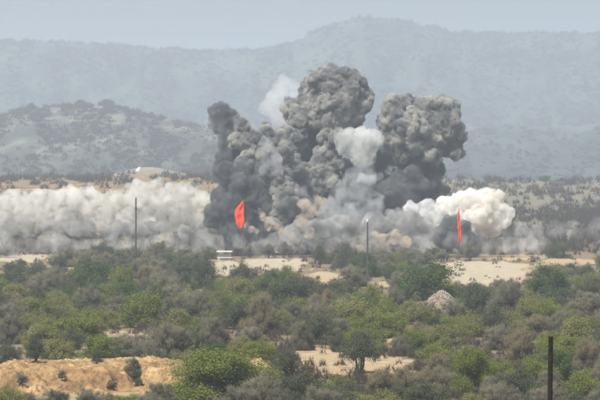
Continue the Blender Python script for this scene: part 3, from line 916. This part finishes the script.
M_WHITE = billow_mat('white_smoke', (0.965, 0.965, 0.96), (0.86, 0.835, 0.785), 2.2, 0.7, 0.37, 0.58, 0.15, 0.12)
M_BANK = billow_mat('dust_cloud', (0.955, 0.945, 0.91), (0.78, 0.765, 0.725), 0.85, 0.55, 0.40, 0.66, 0.30, 0.15)
M_TAN = billow_mat('tan_dust', (0.87, 0.76, 0.60), (0.56, 0.50, 0.43), 1.2, 0.9, 0.42, 0.66, 0.5, 0.15)
M_FOG = billow_mat('ground_dust', (0.94, 0.94, 0.93), (0.86, 0.86, 0.85), 0.22, 0.35, 0.42, 0.68, 0.1, 0.3)
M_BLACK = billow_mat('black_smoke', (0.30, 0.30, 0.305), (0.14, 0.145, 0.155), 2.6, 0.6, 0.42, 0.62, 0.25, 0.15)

def plume(name, px, Y, label, group=None):
    x = px2x(px, Y)
    r = empty(name, (0, 0, 0))
    tag(r, label, 'smoke plume', group)
    return r

# tall plume
t = plume('smoke_plume', 320, 640, 'tallest dark smoke plume with cauliflower head leaning right', 'dark smoke plumes of the bursts')
smoke('head', [(338, 94, 30), (322, 84, 20), (352, 100, 22), (334, 80, 15, -1), (345, 118, 20), (330, 112, 24, -1), (314, 96, 16), (365, 96, 10),
               (334, 138, 17, -2.5), (328, 158, 17, -2.5), (322, 178, 20, -3), (300, 118, 15, -1), (291, 108, 12), (296, 138, 14, -1.5), (308, 196, 22, -3), (300, 175, 15, -3), (292, 160, 10, -3)], 640, M_DARK, t, seed=3)
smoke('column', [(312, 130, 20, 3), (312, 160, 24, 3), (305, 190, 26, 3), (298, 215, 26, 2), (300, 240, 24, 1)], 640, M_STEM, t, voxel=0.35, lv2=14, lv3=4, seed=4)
# left plume
t = plume('smoke_plume', 235, 625, 'dark smoke plume with small round leaning head left of the tallest', 'dark smoke plumes of the bursts')
smoke('head', [(219, 112, 13), (230, 116, 10), (216, 124, 9), (224, 128, 12), (228, 142, 14), (232, 158, 17), (226, 172, 16)], 632, M_STEM, t, voxel=0.2, lv2=30, lv3=8, seed=5)
smoke('shoulder', [(243, 126, 9, -1), (238, 142, 11, -1), (252, 140, 13, -1), (265, 130, 10, 0), (262, 152, 18, -1), (280, 150, 16), (285, 135, 11), (250, 165, 16, -1), (272, 175, 20, -1), (283, 190, 16, -2),
                   (285, 205, 15, -3), (275, 220, 14, -3)], 630, M_DARK, t, seed=6)
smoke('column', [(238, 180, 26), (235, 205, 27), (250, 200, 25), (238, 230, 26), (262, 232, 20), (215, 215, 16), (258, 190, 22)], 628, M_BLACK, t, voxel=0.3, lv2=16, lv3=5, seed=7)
# right plume
t = plume('smoke_plume', 420, 640, 'broad dark smoke plume with flat cauliflower head, rightmost of three', 'dark smoke plumes of the bursts')
smoke('head', [(400, 112, 20), (422, 113, 19), (444, 113, 18), (398, 104, 11), (452, 134, 16), (400, 134, 19), (424, 136, 24, -1), (445, 122, 18, -1), (410, 122, 20, -2), (454, 150, 12), (386, 122, 10), (452, 106, 9), (430, 152, 16, -1), (405, 152, 14, 0)], 640, M_DARK, t, seed=8)
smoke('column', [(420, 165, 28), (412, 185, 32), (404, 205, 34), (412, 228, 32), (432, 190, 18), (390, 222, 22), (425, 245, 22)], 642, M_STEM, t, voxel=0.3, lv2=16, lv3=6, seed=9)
o = smoke('smoke_curtain', [(372, 176, 16), (360, 190, 20), (340, 200, 22), (380, 200, 20), (345, 222, 24), (368, 222, 24), (325, 212, 20), (350, 168, 12), (384, 164, 15), (392, 150, 12), (376, 150, 12)], 648, M_STEM, voxel=0.3, lv2=20, lv3=6, seed=31)
tag(o, 'dark smoke curtain joining the stems of the two tallest plumes', 'smoke')
# pale veil and puffs
o = smoke('pale_puff', [(351, 140, 15), (364, 142, 16), (346, 148, 11), (364, 156, 13), (354, 153, 12), (374, 140, 11), (342, 138, 9)], 632, M_PUFF, voxel=0.25, lv2=26, lv3=8, seed=10)
tag(o, 'pale grey puff wedged between the two cauliflower heads', 'smoke puff')
o = smoke('smoke_veil', [(362, 178, 20), (350, 195, 24), (340, 215, 26), (360, 225, 24), (330, 232, 20), (372, 205, 18)], 622, M_SOFT, voxel=0.4, lv2=14, lv3=4, seed=11)
tag(o, 'bluish grey smoke veil hanging between the two tall columns', 'smoke veil')
o = smoke('pale_puff', [(284, 86, 13), (292, 94, 14), (276, 100, 15), (288, 112, 13), (268, 108, 12), (280, 118, 12)], 660, M_PALE, voxel=0.4, lv2=14, lv3=4, seed=12)
tag(o, 'faint bluish white puff behind the left side of the tallest head', 'smoke puff')
o = smoke('smoke_veil', [(266, 148, 13), (274, 160, 12), (262, 168, 10), (300, 190, 9), (308, 204, 9)], 620, M_SOFT, voxel=0.35, lv2=14, lv3=4, seed=43)
tag(o, 'thin grey veil drifting across the middle of left plume', 'smoke veil')
o = smoke('pale_puff', [(362, 178, 7), (372, 180, 7), (380, 176, 5), (354, 208, 8), (352, 218, 7)], 612, M_PALE, voxel=0.25, lv2=14, lv3=4, seed=44)
tag(o, 'small bright wisp below the pale grey puff between the columns', 'smoke puff')
# white puff at the right
t = plume('smoke_plume', 475, 622, 'bright cream-white smoke puff behind the narrow red flag')
smoke('head', [(468, 203, 15), (486, 202, 14), (498, 212, 12), (503, 221, 9), (490, 222, 14), (478, 214, 18, -1), (456, 203, 12), (470, 224, 13, -1), (446, 206, 11, 1), (496, 197, 9), (480, 230, 12), (509, 213, 7), (492, 228, 10), (466, 228, 10, -1), (456, 212, 12)], 618, M_WHITE, t, seed=13, voxel=0.2)
smoke('shoulder', [(440, 216, 14), (425, 217, 13), (428, 206, 10), (412, 212, 12), (436, 228, 14), (418, 228, 14)], 622, M_MID, t, seed=14, voxel=0.28, lv2=16, lv3=5)
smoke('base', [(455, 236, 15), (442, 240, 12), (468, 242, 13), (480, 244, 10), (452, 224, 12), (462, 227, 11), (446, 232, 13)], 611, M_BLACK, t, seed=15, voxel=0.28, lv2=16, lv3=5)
# dust bank at the left
t = plume('dust_bank', 100, 650, 'long billowing white dust bank across the left of the plain')
tagx = [(-18, 212, 22), (2, 208, 20), (20, 205, 19), (38, 206, 20), (52, 203, 17), (70, 198, 17), (86, 200, 19), (104, 206, 17), (120, 203, 18), (138, 198, 19), (158, 198, 20), (176, 198, 19), (192, 200, 18), (205, 204, 16),
        (-10, 222, 16), (30, 221, 16), (70, 220, 16), (110, 220, 16), (150, 220, 17), (188, 221, 16), (10, 222, 14), (50, 220, 16), (90, 220, 16), (130, 220, 16), (170, 220, 17), (200, 222, 16)]
smoke('crest', [(a, b_, r_, random.uniform(-2, 2)) for a, b_, r_ in tagx], 650, M_BANK, t, seed=16, voxel=0.32, lv2=18, lv3=5)
smoke('base', [(x_ + random.uniform(-6, 6), 230 + random.uniform(-4, 4), random.uniform(7, 12), random.uniform(-2, 1)) for x_ in range(-20, 225, 11)], 640, billow_mat('dust_base_shade', (0.56, 0.56, 0.55), (0.24, 0.24, 0.25), 1.7, 0.5, 0.42, 0.66, 0.3, 0.15), t, seed=17, voxel=0.32, lv2=14, lv3=5)  # darker lobes: the shade under the dust bank, put into the smoke colour
# tan jets of earth
o = smoke('tan_dust_streak', [(258, 211, 5), (262, 216, 6), (268, 221, 6), (275, 226, 6), (283, 231, 6), (291, 236, 6), (297, 241, 5), (246, 226, 5), (251, 229, 5), (257, 232, 4), (270, 228, 5)], 606, M_TAN, voxel=0.16, lv2=18, lv3=6, seed=18)
tag(o, 'tan streak of thrown earth slanting down right of the red flag', 'dust streak')
o = smoke('tan_dust_puff', [(304, 205, 9), (312, 212, 10), (302, 220, 9), (320, 202, 8), (308, 232, 8)], 612, M_TAN, voxel=0.25, lv2=14, lv3=5, seed=19)
tag(o, 'brownish dust puff at the foot of the tallest plume', 'dust puff')
o = smoke('tan_dust_puff', [(384, 240, 8), (395, 237, 9), (406, 242, 8), (375, 236, 6), (360, 248, 5)], 606, M_TAN, voxel=0.25, lv2=14, lv3=5, seed=20)
tag(o, 'brownish dust puff low at the foot of the rightmost dark plume', 'dust puff')
# low ground dust
rnd = random.Random(5)
o = smoke('ground_dust', [(x_, 246 + rnd.uniform(-5, 3), rnd.uniform(10, 16), rnd.uniform(-6, 5)) for x_ in range(-25, 540, 12)], 612, M_FOG, voxel=0.4, lv2=14, lv3=4, seed=21)
tag(o, kind='stuff')
o = smoke('ground_dust', [(x_, 236 + rnd.uniform(-9, 5), rnd.uniform(9, 14), rnd.uniform(-25, 25)) for x_ in range(500, 650, 9)], 700, billow_mat('thin_dust', (0.92, 0.93, 0.94), (0.88, 0.89, 0.90), 0.085, 0.3, 0.40, 0.66, 0.1, 0.3), voxel=0.5, lv2=14, lv3=3, seed=41)
tag(o, kind='stuff')
o = smoke('base_smoke', [(x_, 232 + rnd.uniform(-10, 8), rnd.uniform(12, 19), rnd.uniform(-3, 3)) for x_ in range(290, 440, 12)], 618, billow_mat('base_grey', (0.66, 0.655, 0.645), (0.36, 0.36, 0.36), 1.4, 0.45, 0.40, 0.62, 0.3, 0.15), voxel=0.35, lv2=14, lv3=5, seed=22)
tag(o, 'low mid-grey smoke rolling along the feet of the dark plumes', 'low smoke')

# ------------------------------------------------------------------ haze
bm = bmesh.new()
bmesh.ops.create_cube(bm, size=1, matrix=Matrix.Translation((0, 8100, 115)) @ Matrix.Diagonal((26000, 17000, 244, 1)))
me = bpy.data.meshes.new('haze'); bm.to_mesh(me); bm.free()
me.materials.append(volume_mat('haze_air', (0.68, 0.77, 0.89), HAZE))
tag(link('haze', me), kind='stuff')
